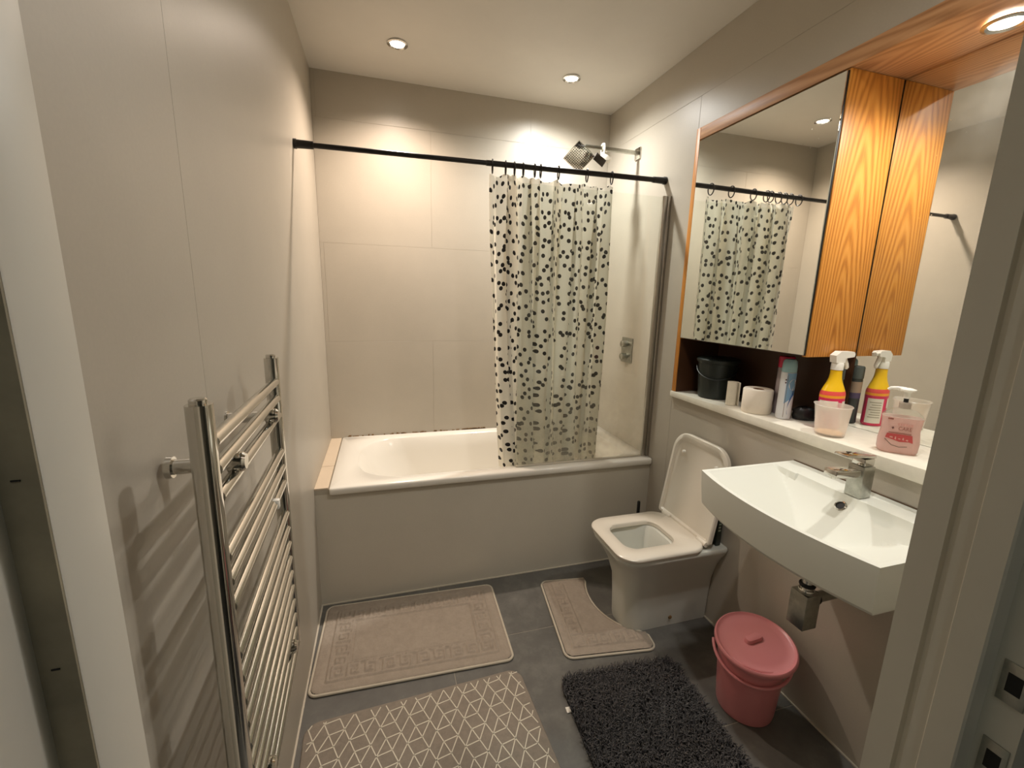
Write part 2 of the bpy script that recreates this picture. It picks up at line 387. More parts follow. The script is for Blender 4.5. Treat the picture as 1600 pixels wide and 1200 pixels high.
# door frame: left jamb, right jamb, head
lj = struct(box((XL-0.03, YF-0.12, 0), (XL, YF, 2.05)).build('trim_1', M['frame'], smooth=False))
MB().box((XL, -1.727, 0), (0.146, YF, 2.05), 0.002).build('door_stop', M['frame'], lj)
MB().box((XL, -1.7285, 0), (0.1455, -1.7269, 2.05)).build('stop_edge', M['stopend'], lj, smooth=False)
for zz, yy in ((1.37, -1.7292), (1.255, -1.7292)):
    MB().box((0.134, yy, zz), (0.138, yy+0.0005, zz+0.0009)).build('nick', M['darkhole'], lj, smooth=False)
rj = struct(box((XR, YF-0.12, 0), (XR+0.03, YF, 2.05)).build('trim_2', M['frame'], smooth=False))
st = MB()
st.prism([(XR, -1.6805), (0.930, -1.6805), (0.930, -1.711), (0.934, -1.714), (0.934, -1.719), (0.928, -1.7215), (0.925, -1.723), (0.925, -1.7365), (0.921, -1.739), (0.921, -1.7665), (0.923, -1.7685), (XR, -1.7685)], 0, 2.05)
st.build('door_stop', M['frame'], rj, smooth=False)
for zc, nm in ((1.083, 'strike_plate'), (0.985, 'strike_plate')):
    sp = box((XR-0.0015, -1.797, zc-0.024), (XR, -1.775, zc+0.024), 0.0005).build(nm, M['chrome_dull'], rj)
    box((XR-0.0021, -1.7925, zc-0.010), (XR-0.0012, -1.7805, zc+0.012)).build('latch_hole', M['darkhole'], sp, smooth=False)
struct(box((XL-0.03, YF-0.12, 2.05), (XR+0.03, YF, 2.08)).build('trim_3', M['frame'], smooth=False))
dr = box((XL-0.045, -2.58, 0.005), (XL-0.005, YF-0.125, 2.045), 0.002).build('door_1', M['door'], smooth=False); struct(dr)
hd = MB().tube([(XL-0.005, -2.51, 1.0), (XL+0.04, -2.51, 1.0), (XL+0.045, -2.50, 1.0), (XL+0.045, -2.41, 1.0)], 0.009).build('door_handle', M['chrome'], dr)

# ------------------------------------------------------------------ ceiling lamps
def downlight(name, lab, loc, color, watts, cone, blend, rad, r=0.034):
    t = thing(name, lab, 'ceiling light', loc, group='recessed downlights' if name == 'downlight' else None)
    MB().lathe([(r, 0.0), (r+0.012, -0.001), (r+0.013, -0.004), (r+0.004, -0.007), (r-0.002, -0.002), (r-0.002, 0.004)], (0, 0, 0.011), cap0=False, cap1=False).build('trim_ring', M['chrome'] if name == 'downlight' else M['alu'], t)
    MB().lathe([(r, 0.0), (r*0.7, -0.001), (0.001, -0.0015)], (0, 0, 0.010)).build('lens', M['lens'], t)
    spot('lamp', (0, 0, 0.002), color, watts, cone, blend, rad, t)
    return t
labs = ['recessed ceiling downlight over the left end of the bath', 'recessed ceiling downlight over the shower end of the bath', 'recessed ceiling downlight near the door']
for (nm, loc, c, wt, cn, bl, rd), lb in zip(LAMPS, labs):
    downlight('downlight', lb, loc, c, wt, cn, bl, rd)
downlight('soffit_light', 'small round spotlight set in the oak soffit over the vanity mirror', SOFFIT[0], *SOFFIT[1:], r=0.034)
downlight('hall_fill_light', 'added fill light in the hall ceiling behind the doorway', HALL_FILL[0], *HALL_FILL[1:])

# ------------------------------------------------------------------ bath
BX0 = 0.064; BZ = 0.602
bp = box((0, 0, 0), (W, 0.02, 0.566), 0).build('bath_panel', M['panel'], smooth=False); struct(bp)
ld = thing('tiled_ledge', 'narrow beige tiled ledge between left wall and bath', 'ledge', (0, 0, 0))
box((0.0, 0.0, 0.566), (BX0-0.003, YB, 0.590)).build('bed', M['grout'], ld, smooth=False)
for ya, yb in ((0.0, 0.27), (0.273, YB)):
    box((0.0, ya, 0.590), (BX0-0.004, yb-0.001, 0.598), 0.001, seg=1).build('tile', M['tile_tub'], ld, smooth=False)
tub = thing('bathtub', 'white enamel bathtub built in along the back wall', 'bathtub', (BX0, 0, 0))
X1 = W-BX0-0.001
def tr(x0, x1, y0, y1, r, z, n=12): return ring3(rrect(x0, x1, y0, y1, r, n), z)
out0 = tr(0.0, X1, -0.022, YB-0.001, 0.012, BZ-0.030)
rings = [tr(0.004, X1, -0.018, YB-0.001, 0.01, BZ-0.034), out0, tr(0.0, X1, -0.022, YB-0.001, 0.012, BZ-0.006), tr(0.006, X1-0.004, -0.016, YB-0.004, 0.012, BZ),
         tr(0.105, X1-0.09, 0.052, YB-0.062, [0.23, 0.12, 0.12, 0.23], BZ-0.001), tr(0.115, X1-0.097, 0.060, YB-0.070, [0.225, 0.12, 0.12, 0.225], BZ-0.010),
         tr(0.16, X1-0.12, 0.075, YB-0.085, [0.22, 0.12, 0.12, 0.22], BZ-0.09), tr(0.25, X1-0.15, 0.10, YB-0.11, [0.2, 0.12, 0.12, 0.2], BZ-0.24),
         tr(0.31, X1-0.18, 0.125, YB-0.135, [0.18, 0.12, 0.12, 0.18], BZ-0.34), tr(0.37, X1-0.22, 0.16, YB-0.17, [0.15, 0.1, 0.1, 0.15], BZ-0.385), tr(0.47, X1-0.30, 0.24, YB-0.25, 0.08, BZ-0.393)]
MB().loft(rings, cap0=False).build('tub_shell', M['enamel'], tub, angle=60)
MB().lathe([(0.024, 0), (0.024, 0.003), (0.018, 0.005), (0.001, 0.005)], (X1-0.42, 0.36, BZ-0.393), n=24).build('waste', M['chrome'], tub)
# mould stains along the back sealant
mb = MB(); rng = random.Random(5)
for i in range(90):
    x = rng.choice([rng.uniform(0.10, 0.95), rng.uniform(0.80, 0.96)]) - BX0
    r = rng.uniform(0.003, 0.011); hh = rng.uniform(0.002, 0.010)
    mb.box((x-r, YB-0.0042, BZ), (x+r, YB-0.001, BZ+hh), 0.001, seg=1)
mb.build('mould_stain', M['grime'], tub, kind='stuff', label='brown mould specks along the back edge')

# glass screen
gs = thing('shower_screen', 'fixed clear glass shower screen on the bath rim', 'shower screen', (0, 0, 0))
GY = 0.030
box((0.962, GY, BZ+0.008), (W-0.030, GY+0.006, 1.985), 0.001, seg=1).build('glass_pane', M['glass'], gs, smooth=False)
pf = MB(); pf.box((W-0.020, GY-0.010, BZ+0.002), (W-0.0005, GY+0.016, 1.992), 0.002); pf.box((W-0.045, GY-0.006, BZ+0.002), (W-0.0205, GY+0.012, 1.990), 0.002)
pf.build('wall_profile', M['alu'], gs)
box((0.962, GY-0.002, BZ+0.0005), (W-0.046, GY+0.009, BZ+0.0095), 0.001, seg=1).build('bottom_seal', M['caulk'], gs)

# curtain rod
ZR = 2.062; RYY = 0.086
def rodz(x): return 2.058+0.01134*x
rod = thing('curtain_rod', 'black tension rod spanning the bath from wall to wall', 'curtain rod', (0, RYY, ZR-0.004), (0, radians(-0.65), 0))
MB().tube([(0.001, 0, 0), (0.95, 0, 0)], 0.0105, 18).build('thin_tube', M['black'], rod)
MB().tube([(0.80, 0, 0), (1.749, 0, 0)], 0.0125, 18).build('thick_tube', M['black'], rod)
for x0, x1, x2 in ((0.0005, 0.012, 0.075), (1.7495, 1.738, 1.675)):
    MB().tube([(x0, 0, 0), (x1, 0, 0), (x1, 0, 0), (x2, 0, 0)], [0.019, 0.019, 0.0165, 0.015], 20).build('end_cap', M['black'], rod)

# curtain
cur = thing('shower_curtain', 'white shower curtain with black dots gathered on the rod', 'curtain', (0, 0, 0))
NU, NV = 340, 46; xs0, xs1, xb0, xb1 = 0.822, 1.455, 0.908, 1.452
vs = []; uvs = []; ZT, ZBm = 2.032, 0.575
fold = [(5.5, 0.4, 0.85), (9.0, 1.7, 0.30), (15.0, 0.6, 0.12), (2.2, 2.3, 0.30)]
arc = np.zeros(NU+1)
def fold_y(u, v):
    d = 0.0
    for k, ph, a in fold: d += a*sin(2*pi*k*u+ph+0.9*v*sin(3.1*u*k*0.35+ph)+v*0.8)
    env = 0.55+0.45*min(1, v*5)
    return 0.100+0.040*env*math.tanh(1.25*d)
base = [(xs0+(xs1-xs0)*i/NU+0.024*sin(2*(2*pi*5.5*i/NU+0.4+0.28))*min(1, i/NU*9, (1-i/NU)*9), fold_y(i/NU, 0.35)) for i in range(NU+1)]
for i in range(1, NU+1): arc[i] = arc[i-1]+1.1*math.hypot(base[i][0]-base[i-1][0], base[i][1]-base[i-1][1])
hookx = [0.829, 0.892, 0.935, 0.978, 1.035, 1.064, 1.155, 1.305, 1.440]
for j in range(NV+1):
    v = j/NV
    for i in range(NU+1):
        u = i/NU
        bl = v**1.4
        x = (xs0+(xs1-xs0)*u)*(1-bl)+(xb0+(xb1-xb0)*(u**1.05))*bl
        x += 0.010*sin(2*pi*6*u+5*v)*v+0.024*sin(2*(2*pi*5.5*u+0.4+0.8*v))*min(1.0, 0.4+v*3)*min(1, u*9, (1-u)*9)
        zt = ZT-0.016*min(1.0, min(abs(x-h) for h in hookx)/0.03)*(1-v)
        vs.append((x, fold_y(u, v), zt+(ZBm-zt)*v)); uvs.append((arc[i], (ZT-ZBm)*(1-v)))
fs = [(j*(NU+1)+i, j*(NU+1)+i+1, (j+1)*(NU+1)+i+1, (j+1)*(NU+1)+i) for j in range(NV) for i in range(NU)]
mb = MB(); mb.add(vs, fs); mb.uv = uvs; mb.build('cloth', M['curtain'], cur, angle=80)
for hx in hookx:
    yy = RYY
    pts = [(hx+0.003*sin(a), yy+0.019*sin(a), rodz(hx)-0.012+0.0295*cos(a)) for a in [2*pi*k/20 for k in range(20)]]
    MB().tube(pts, 0.0031, 8, closed=True).build('ring', M['black'], cur)

# shower head on its wall arm
sh = thing('overhead_shower', 'square chrome overhead shower on a flat wall arm', 'shower', (W, 0.368, 2.286))
box((-0.008, -0.028, -0.032), (-0.0005, 0.028, 0.03), 0.002).build('wall_flange', M['chrome'], sh)
box((-0.335, -0.011, -0.007), (-0.008, 0.011, 0.011), 0.002).build('arm', M['chrome_dull'], sh)
MB().lathe([(0.013, -0.035), (0.013, -0.008)], (-0.335, 0, -0.004), n=20).build('ball_joint', M['chrome'], sh)
hr = Matrix(((0.4452, 0.8583, 0.2553), (-0.6738, 0.1333, 0.7268), (0.5897, -0.4956, 0.6377)))   # tipped towards the door
hc = Vector((-0.366, 0.002, -0.056))
hp_ = box((-0.0615, -0.0615, -0.004), (0.0615, 0.0615, 0.004), 0.002, rot=hr, pivot=(0, 0, 0)); hp_.v = [tuple(Vector(v)+hc) for v in hp_.v]
head = hp_.build('shower_plate', M['chrome'], sh)
nz = MB()
for i in range(11):
    for j in range(11):
        c = hr @ Vector((-0.052+0.0104*i, -0.052+0.0104*j, -0.0045))+hc
        nz.lathe([(0.0035, 0.001), (0.0025, -0.002)], tuple(c), n=6, rot=hr)
nz.build('nozzle', M['rubber'], head, kind='stuff')
hk = thing('hanging_hook', 'white plastic hook looped over the chrome shower arm', 'hook', (W-0.225, 0.352, 2.286))
MB().tube([(0, 0.0, -0.06), (0, -0.004, -0.03), (0, -0.004, 0.010), (0, 0.004, 0.022), (0, 0.016, 0.025), (0, 0.029, 0.020), (0, 0.031, 0.006), (0, 0.031, -0.02)], 0.0055, 10).build('hook', M['whitep'], hk)
MB().lathe([(0.002, 0.014), (0.024, 0.012), (0.034, 0.0), (0.030, -0.012), (0.002, -0.014)], (0.012, 0.0, -0.045), n=24, rot=Matrix.Rotation(radians(75), 3, 'X')).build('suction_disc', M['whitep'], hk)
box((-0.072, -0.030, -0.092), (-0.004, -0.024, -0.050), 0.002, rot=Matrix.Rotation(radians(32), 3, 'Y')).build('dark_plate', M['darkplate'], hk, label='dark brown plate')
# shower valve, dim behind the glass
sv = thing('shower_valve', 'chrome shower valve on the wall behind the glass', 'shower valve', (W, 0.33, 1.17))
box((-0.007, -0.06, -0.075), (-0.0005, 0.06, 0.075), 0.003).build('plate', M['chrome_dull'], sv)
for z in (-0.038, 0.038):
    MB().lathe([(0.02, 0.0), (0.019, 0.035), (0.015, 0.038)], (-0.007, 0, z), n=20, rot=Matrix.Rotation(radians(-90), 3, 'Y')).build('knob', M['chrome_dull'], sv)

# ------------------------------------------------------------------ towel radiator
rad = thing('towel_radiator', 'chrome ladder towel radiator on the left wall', 'radiator', (0.081, -1.147, 0.0), (radians(-0.9), 0, radians(2.6)))
RB, RT = 0.565, 1.322
for y in (-0.245, 0.245):
    pr = [(cos(a)*0.0155 if cos(a) > 0 else cos(a)*0.014, sin(a)*0.0165) for a in [2*pi*k/24 for k in range(24)]]
    pr = [(math.copysign(abs(c/0.0155)**0.75*0.0155, c), math.copysign(abs(q/0.0165)**0.75*0.0165, q)+y) for c, q in pr]
    MB().prism(pr, RB, RT).build('upright', M['chrome'], rad, angle=30)
    cp = MB().lathe([(0.0105, 0), (0.0105, 0.006), (0.0085, 0.008), (0.001, 0.008)], (0, y, RT), n=20).build('end_plug', M['chrome'], rad)
for z in [1.266, 1.227, 1.187, 1.096, 1.057, 1.017]+[0.936-0.0405*k for k in range(10)]:
    MB().tube([(0.006, -0.232, z), (0.006, 0.232, z)], 0.0098, 16).build('bar', M['chrome'], rad)
for y in (-0.145, 0.145):
    for z in (1.207, 0.632):
        b = MB(); b.tube([(-0.079, y, z), (-0.071, y, z), (-0.071, y, z), (0.0, y, z)], [0.017, 0.016, 0.0115, 0.0115], 18)
        br = b.build('bracket', M['chrome'], rad)
        k = MB(); k.tube([(0.0, y, z), (0.020, y, z), (0.024, y, z)], [0.0155, 0.0155, 0.012], 18)
        k.build('clamp_knob', M['chrome'], br)
MB().box((0.004, 0.105, 1.006), (0.018, 0.120, 1.028), 0.003).build('bar_clip', M['whitep'], rad, label='small pale clip on a bar')

# ------------------------------------------------------------------ toilet
TY = -0.45
toi = thing('toilet', 'white square back to wall toilet with the lid raised', 'toilet', (W, TY, 0))
def tring(xf, hw, r, z, xr=-0.001, hr_=None, n=9): return ring3(rrect(xf-W, xr, -hw, hw, [r, 0.012, 0.012, r], n), z)
rg = [tring(1.325, 0.086, 0.06, 0.0), tring(1.322, 0.088, 0.06, 0.02), tring(1.318, 0.092, 0.062, 0.12), tring(1.312, 0.100, 0.066, 0.22),
      tring(1.290, 0.122, 0.075, 0.30), tring(1.262, 0.150, 0.080, 0.355), tring(1.240, 0.168, 0.080, 0.385), tring(1.235, 0.172, 0.078, 0.400), tring(1.240, 0.168, 0.075, 0.408)]
def bowl(xf, xr, hw, r, z): return ring3(rrect(xf-W, xr-W, -hw, hw, [r]*4, 9), z)
rg += [bowl(1.262, 1.525, 0.122, 0.07, 0.408), bowl(1.268, 1.518, 0.116, 0.068, 0.395), bowl(1.280, 1.50, 0.108, 0.066, 0.35), bowl(1.31, 1.48, 0.085, 0.06, 0.27), bowl(1.34, 1.46, 0.06, 0.05, 0.215)]
MB().loft(rg).build('pan', M['ceramic'], toi, angle=55)
MB().loft([bowl(1.30, 1.488, 0.088, 0.06, 0.272), bowl(1.305, 1.483, 0.084, 0.058, 0.274)]).build('water', M['water'], toi)
so = [bowl(1.234, 1.640, 0.174, 0.075, 0.411), bowl(1.228, 1.645, 0.180, 0.08, 0.418), bowl(1.228, 1.645, 0.180, 0.08, 0.426), bowl(1.237, 1.640, 0.172, 0.075, 0.4335),
      bowl(1.285, 1.548, 0.108, 0.06, 0.4335), bowl(1.292, 1.541, 0.102, 0.055, 0.428), bowl(1.292, 1.541, 0.102, 0.055, 0.411)]
so.append(so[0]); MB().loft(so, False, False).build('seat', M['seat'], toi, angle=50)
lt = radians(9)
lidr = Matrix.Rotation(lt, 3, 'Y')
def lidring(hw, zt, rt, x, z0=0.0, hw0=None):
    p = rrect(z0, zt, -hw, hw, [0.012, rt, rt, 0.012], 10)   # (z, y)
    return [tuple(lidr @ Vector((x, y, z))+Vector((1.645-W, 0.018, 0.430))) for z, y in p]
lr = [lidring(0.174, 0.418, 0.085, 0.022), lidring(0.180, 0.424, 0.09, 0.016), lidring(0.180, 0.424, 0.09, 0.0), lidring(0.176, 0.420, 0.088, -0.004),
      lidring(0.163, 0.402, 0.075, -0.004, 0.010), lidring(0.158, 0.385, 0.068, 0.008, 0.016)]
ldo = MB().loft(lr).build('lid', M['seat'], toi, angle=40)
for yy in (-0.10, 0.115):
    c = lidr @ Vector((0.002, yy, 0.335))+Vector((1.645-W, 0, 0.430))
    MB().lathe([(0.008, 0), (0.0075, 0.010), (0.004, 0.012)], tuple(c), n=14, rot=lidr @ Matrix.Rotation(radians(-90), 3, 'Y')).build('bumper', M['whitep'], ldo)
for yy in (-0.125, 0.125):
    MB().tube([(1.642-W, yy-0.028, 0.432), (1.642-W, yy+0.028, 0.432)], 0.012, 16).build('hinge', M['seat'], toi)
MB().lathe([(0.009, 0), (0.008, 0.004), (0.001, 0.005)], (1.545-W, -0.0905, 0.045), n=16, rot=Matrix.Rotation(radians(90), 3, 'X')).build('floor_bolt_cap', M['grime'], toi)
tb = thing('toilet_brush', 'black toilet brush standing in the corner behind the toilet', 'toilet brush', (1.62, -0.115, 0))
MB().lathe([(0.045, 0), (0.048, 0.004), (0.042, 0.12), (0.038, 0.12), (0.036, 0.02)], cap1=True, n=28).build('holder', M['blackp'], tb)
MB().lathe([(0.006, 0.02), (0.006, 0.33), (0.0085, 0.335), (0.0085, 0.40), (0.006, 0.405)], n=16).build('handle', M['blackp'], tb)
gp = thing('green_packet', 'dark green packet wedged between the raised toilet lid and the wall', 'packet', (1.718, -0.585, 0.409))
box((-0.013, -0.005, 0.0), (0.013, 0.03, 0.20), 0.004).build('pack', M['greenpack'], gp)
mb = MB()
for k, zz in enumerate((0.07, 0.085, 0.10, 0.113)): mb.box((-0.008, -0.0056, zz), (0.005-0.002*(k % 2), -0.0048, zz+0.008))
mb.build('print', M['pale'], gp, smooth=False)

# ------------------------------------------------------------------ wash basin, tap, trap
SY, SHW, STZ = -1.138, 0.281, 0.910
bas = thing('wash_basin', 'white rectangular wall hung wash basin with bowed front', 'basin', (W, SY, STZ))
def front(t):  # t in -1..1 along y -> x of the front edge
    return -0.405-0.045*(1-abs(t)**2.0)
NX, NY = 64, 96
def basin_h(x, y, fx):
    """depth of the top surface under the rim; x measured from the wall (negative to the room)"""
    yy = abs(y)
    rim = 0.020
    d_front = x-fx-rim; d_side = SHW-rim*0.8-yy; d_back = -0.108-x
    if min(d_front, d_side, d_back) <= 0: return 0.0
    scoop = 1-min(max(d_back+0.012, 0.0), 0.20)/0.20      # the back falls steeply, then runs out to the front
    planes = [0.125*(1-scoop*scoop), 0.52*(d_side+0.006), 0.125, 2.6*d_front+0.004]
    k = 0.0015                                   # rounded valleys where the planes meet
    m = min(planes)
    return m-k*math.log(sum(math.exp(-min(40.0, (p-m)/k)) for p in planes))*0.6 if m > 0.006 else m
gv = []; gf = []
for j in range(NY+1):
    t = -1+2*j/NY
    y = SHW*t; fx = front(t)
    for i in range(NX+1):
        u = i/NX; x = fx*(1-u)
        gv.append((x, y, -basin_h(x, y, fx)))
for j in range(NY):
    for i in range(NX):
        a = j*(NX+1)+i; gf.append((a, a+1, a+NX+2, a+NX+1))
b = MB(); b.add(gv, gf)
def outline(ins, z, hwf=1.0, fs=1.0):
    pts = []
    for j in range(0, NY+1): t = -1+2*j/NY; pts.append((front(t)*fs+ins, SHW*t*hwf, z))
    k = pts[-1]; pts.append((-0.0005, SHW*hwf, z)); pts.append((-0.0005, -SHW*hwf, z))
    return pts
b.loft([outline(0, 0.0), outline(0.003, -0.05, 0.995), outline(0.012, -0.118, 0.985), outline(0.022, -0.130, 0.97), outline(0.0, -0.165, 0.86, 0.78), outline(0.0, -0.185, 0.6, 0.55)], cap0=False)
bas_o = b.build('bowl', M['basin'], bas, angle=24)
ov = MB().lathe([(0.0165, -0.003), (0.0165, 0.002), (0.0125, 0.004), (0.0115, 0.001)], (-0.1235, 0.012, -0.0325), n=28, rot=Matrix.Rotation(radians(-47.5), 3, 'Y'), cap1=False).build('overflow_ring', M['chrome'], bas)
MB().lathe([(0.0118, 0.0), (0.0118, 0.0008)], (-0.1235, 0.012, -0.0325), n=24, rot=Matrix.Rotation(radians(-47.5), 3, 'Y')).build('overflow_hole', M['darkhole'], ov)
MB().lathe([(0.03, 0), (0.03, 0.004), (0.001, 0.006)], (-0.30, 0, -0.1235), n=28).build('waste', M['chrome'], bas)
box((-0.005, -SHW, 0.0003), (-0.0003, SHW, 0.0035), 0.0008).build('sealant', M['gap'], bas)
tap = thing('basin_tap', 'chrome square mixer tap on the wash basin', 'tap', (1.672, -1.135, STZ+0.0005))
box((-0.024, -0.023, 0), (0.022, 0.023, 0.098), 0.003).build('body', M['chrome_dull'], tap)
box((-0.125, -0.020, 0.066), (-0.0245, 0.020, 0.088), 0.003, rot=Matrix.Rotation(radians(4), 3, 'Y'), pivot=(-0.02, 0, 0.078)).build('spout', M['chrome'], tap)
MB().lathe([(0.010, 0), (0.009, -0.006)], (-0.112, 0, 0.074), n=18).build('aerator', M['chrome'], tap)
box((-0.020, -0.019, 0.0985), (0.020, 0.019, 0.122), 0.003).build('handle_neck', M['chrome'], tap)
box((-0.095, -0.021, 0.1225), (0.022, 0.021, 0.131), 0.003, rot=Matrix.Rotation(radians(5), 3, 'Y'), pivot=(0.02, 0, 0.126)).build('lever', M['chrome'], tap)
trp = thing('bottle_trap', 'chrome square bottle trap hanging under the wash basin', 'trap', (1.545, -1.128, 0))
MB().lathe([(0.0165, 0.612), (0.0165, 0.728)], n=22).build('tail_pipe', M['chrome'], trp)
for z in (0.606, 0.624): MB().lathe([(0.021, z), (0.0225, z+0.003), (0.0225, z+0.007), (0.021, z+0.009)], n=24).build('collar', M['rubber'] if z > 0.61 else M['chrome'], trp)
box((-0.028, -0.028, 0.490), (0.028, 0.028, 0.606), 0.002).build('trap_body', M['chrome_dull'], trp)
MB().tube([(0.0285, 0, 0.575), (0.204, 0, 0.575)], 0.0165, 18).build('waste_pipe', M['chrome_dull'], trp)
MB().lathe([(0.021, 0), (0.021, 0.016)], (0.0285, 0, 0.575), n=20, rot=Matrix.Rotation(radians(90), 3, 'Y')).build('nut', M['rubber'], trp)

# ------------------------------------------------------------------ oak vanity unit, mirrors, shelf
FX = 1.742
cab = thing('mirror_cabinet', 'oak wall cabinet with mirror door and oak surround', 'cabinet', (0, 0, 0))
g = 0.001
box((FX, RY1-0.027, SZ+g), (MX, RY1-g, RZ1-0.002), 0.001).build('side_frame', M['oak'], cab)
box((FX, RY0+g, 2.197), (MX, RY1-0.0275, RZ1-0.002), 0.001).build('soffit', M['oak_h'], cab)
box((FX+0.006, -0.842, 1.287), (MX-0.009, -0.824, 2.1955), 0.0008).build('side_panel', M['oak'], cab)
box((FX+0.02, -0.8235, 1.287), (MX, RY1-0.0275, 1.303), 0.0008).build('base_panel', M['walnut'], cab)
box((MX-0.008, -0.8235, 1.3035), (MX, RY1-0.0275, 2.1965)).build('back_panel', M['walnut'], cab)
box((MX-0.008, -0.842, SZ+0.0125), (MX, RY1-0.0275, 1.2865)).build('niche_back', M['walnut'], cab)
box((FX+0.004, RY1-0.0285, SZ+g), (MX-0.008, RY1-0.0275, 1.2865)).build('niche_side', M['walnut'], cab)
dr2 = box((FX, -0.838, 1.292), (FX+0.016, RY1-0.032, 2.190), 0.0008).build('door', M['blackp'], cab)
box((FX-0.0045, -0.8365, 1.2935), (FX-0.0002, RY1-0.034, 2.1885), 0.0008).build('mirror_pane', M['mirror'], dr2, smooth=False)
mrm = box((MX-0.0055, RY0+0.002, SZ), (MX, -0.843, 2.1965), 0.0006)
mrm.v = [(x, y, z-SZ+shelf_z(y)+g if z < SZ+0.1 else z) for x, y, z in mrm.v]
mir = mrm.build('wall_mirror', M['mirror'], smooth=False)
tag(mir, 'large plain mirror in the oak recess above the shelf', 'mirror')
shm = box((1.733, RY0+g, SZ-0.0275), (MX, RY1-g, SZ), 0.0025)
shm.v = [(x, y, shelf_z(y)+(z-SZ) if z > SZ-0.012 else z) for x, y, z in shm.v]
shf = shm.build('vanity_shelf', M['shelf'])
tag(shf, 'long white stone shelf under the mirror cabinet', 'shelf')

# ------------------------------------------------------------------ things on the shelf
def at_shelf(x, y): return (x, y, shelf_z(y)+0.0016)
t = thing('lidded_bin', 'dark lidded bin at the far left end of the shelf', 'bin', at_shelf(1.850, -0.315))
MB().lathe([(0.070, 0), (0.074, 0.004), (0.086, 0.165), (0.089, 0.167), (0.089, 0.175), (0.084, 0.175)], n=40).build('body', M['bin'], t)
MB().lathe([(0.092, 0.170), (0.094, 0.174), (0.094, 0.184), (0.088, 0.189), (0.03, 0.193), (0.001, 0.193)], n=40, cap0=False).build('lid', M['bin'], t)
MB().tube([(0.090*cos(a), 0.090*sin(a), 0.150-0.055*sin((a-pi*0.75)/1.0)) for a in [pi*0.75+pi*k/16 for k in range(17)]], 0.0025, 8).build('handle', M['bin'], t)
t = thing('card_tube', 'white folded card tube standing left of the toilet roll', 'card tube', at_shelf(1.795, -0.478), (0, 0, radians(-38)))
MB().loft([ring3(rrect(-0.020, 0.020, -0.014, 0.014, 0.012, 6), 0), ring3(rrect(-0.020, 0.020, -0.014, 0.014, 0.012, 6), 0.105), ring3(rrect(-0.018, 0.018, -0.012, 0.012, 0.010, 6), 0.105), ring3(rrect(-0.018, 0.018, -0.012, 0.012, 0.010, 6), 0.003)]).build('tube', M['card'], t)
box((0.024, -0.010, 0), (0.028, 0.022, 0.103), 0.001, rot=Matrix.Rotation(radians(14), 3, 'Z')).build('loose_flap', M['card'], t)
t = thing('toilet_roll', 'white toilet paper roll standing on the shelf', 'toilet roll', at_shelf(1.806, -0.607))
MB().loft([[(r*cos(2*pi*k/40), r*sin(2*pi*k/40), z) for k in range(40)] for r, z in ((0.021, 0.001), (0.054, 0.0), (0.056, 0.004), (0.056, 0.094), (0.053, 0.098), (0.0215, 0.097), (0.021, 0.001))], False, False).build('paper', M['paper'], t)
MB().lathe([(0.0205, 0.001), (0.0205, 0.0965), (0.0185, 0.0965), (0.0185, 0.001)], n=28, cap0=False, cap1=False).build('core', M['cardtube'], t)
t = thing('aerosol_can', 'pale blue and white aerosol can beside the toilet roll', 'spray can', at_shelf(1.828, -0.716), (0, 0, radians(-128)))
t.scale = (1, 1, 1.13)
MB().lathe([(0.024, 0), (0.0262, 0.003), (0.0262, 0.160), (0.0255, 0.163)], n=36).build('body', M['can_white'], t)
def wrap(a0, a1, z0, z1, r, nseg=14, shape=None):
    m = MB(); n = nseg; rows = 8; vv = []
    for i in range(n+1):
        for j in range(rows+1):
            u, q = i/n, j/rows
            if shape: a, z = shape(u, q)
            else: a, z = a0+(a1-a0)*u, z0+(z1-z0)*q
            vv.append((r*cos(a), r*sin(a), z))
    ff = [(i*(rows+1)+j, (i+1)*(rows+1)+j, (i+1)*(rows+1)+j+1, i*(rows+1)+j+1) for i in range(n) for j in range(rows)]
    return m.add(vv, ff)
A = radians
MB().lathe([(0.0255, 0.1635), (0.0255, 0.182), (0.0235, 0.200), (0.017, 0.207), (0.001, 0.208)], n=36).build('cap', M['can_cap'], t)
wrap(A(-18), A(125), 0.085, 0.1615, 0.02645, shape=lambda u, q: (A(-18+143*u), 0.085+0.0765*q+(1-q)*(-0.06*max(0, 0.5-u)))).build('blue_panel', M['can_blue'], t)
MB().add([(0.0267*cos(A(36)+0.62*cos(k*pi/14)*1.0), 0.0267*sin(A(36)+0.62*cos(k*pi/14)), 0.122+0.019*sin(k*pi/14)) for k in range(28)], [tuple(range(28))]).build('round_emblem', M['s_white'], t, smooth=False)
wrap(0, 0, 0, 0, 0.0267, shape=lambda u, q: (A(52-50*sin(u*pi*0.62)+10*u), 0.098-0.080*u+0.018*(q-0.5)*(1-u*0.75))).build('blue_swirl', M['navy'], t)
mb = MB()
for zz in (0.128, 0.138): mb.add([(0.0266*cos(A(-24)+0.10*cos(k*pi/6)), 0.0266*sin(A(-24)+0.10*cos(k*pi/6)), zz+0.0028*sin(k*pi/6)) for k in range(12)], [tuple(range(12))])
mb.build('dots', M['print_dark'], t, smooth=False)
wrap(A(-13), A(-9.5), 0.008, 0.155, 0.0266).build('seam_line', M['print_grey'], t)
t = thing('air_freshener_can', 'lilac grey spray can with crimson cap behind the pale blue can', 'spray can', at_shelf(1.888, -0.648))
t.scale = (1, 1, 1.10)
MB().lathe([(0.026, 0), (0.028, 0.003), (0.028, 0.170), (0.0265, 0.173)], n=32).build('body', M['can_grey'], t)
MB().lathe([(0.0275, 0.1735), (0.0285, 0.176), (0.0285, 0.208), (0.027, 0.214), (0.001, 0.216)], n=32).build('cap', M['magenta'], t)
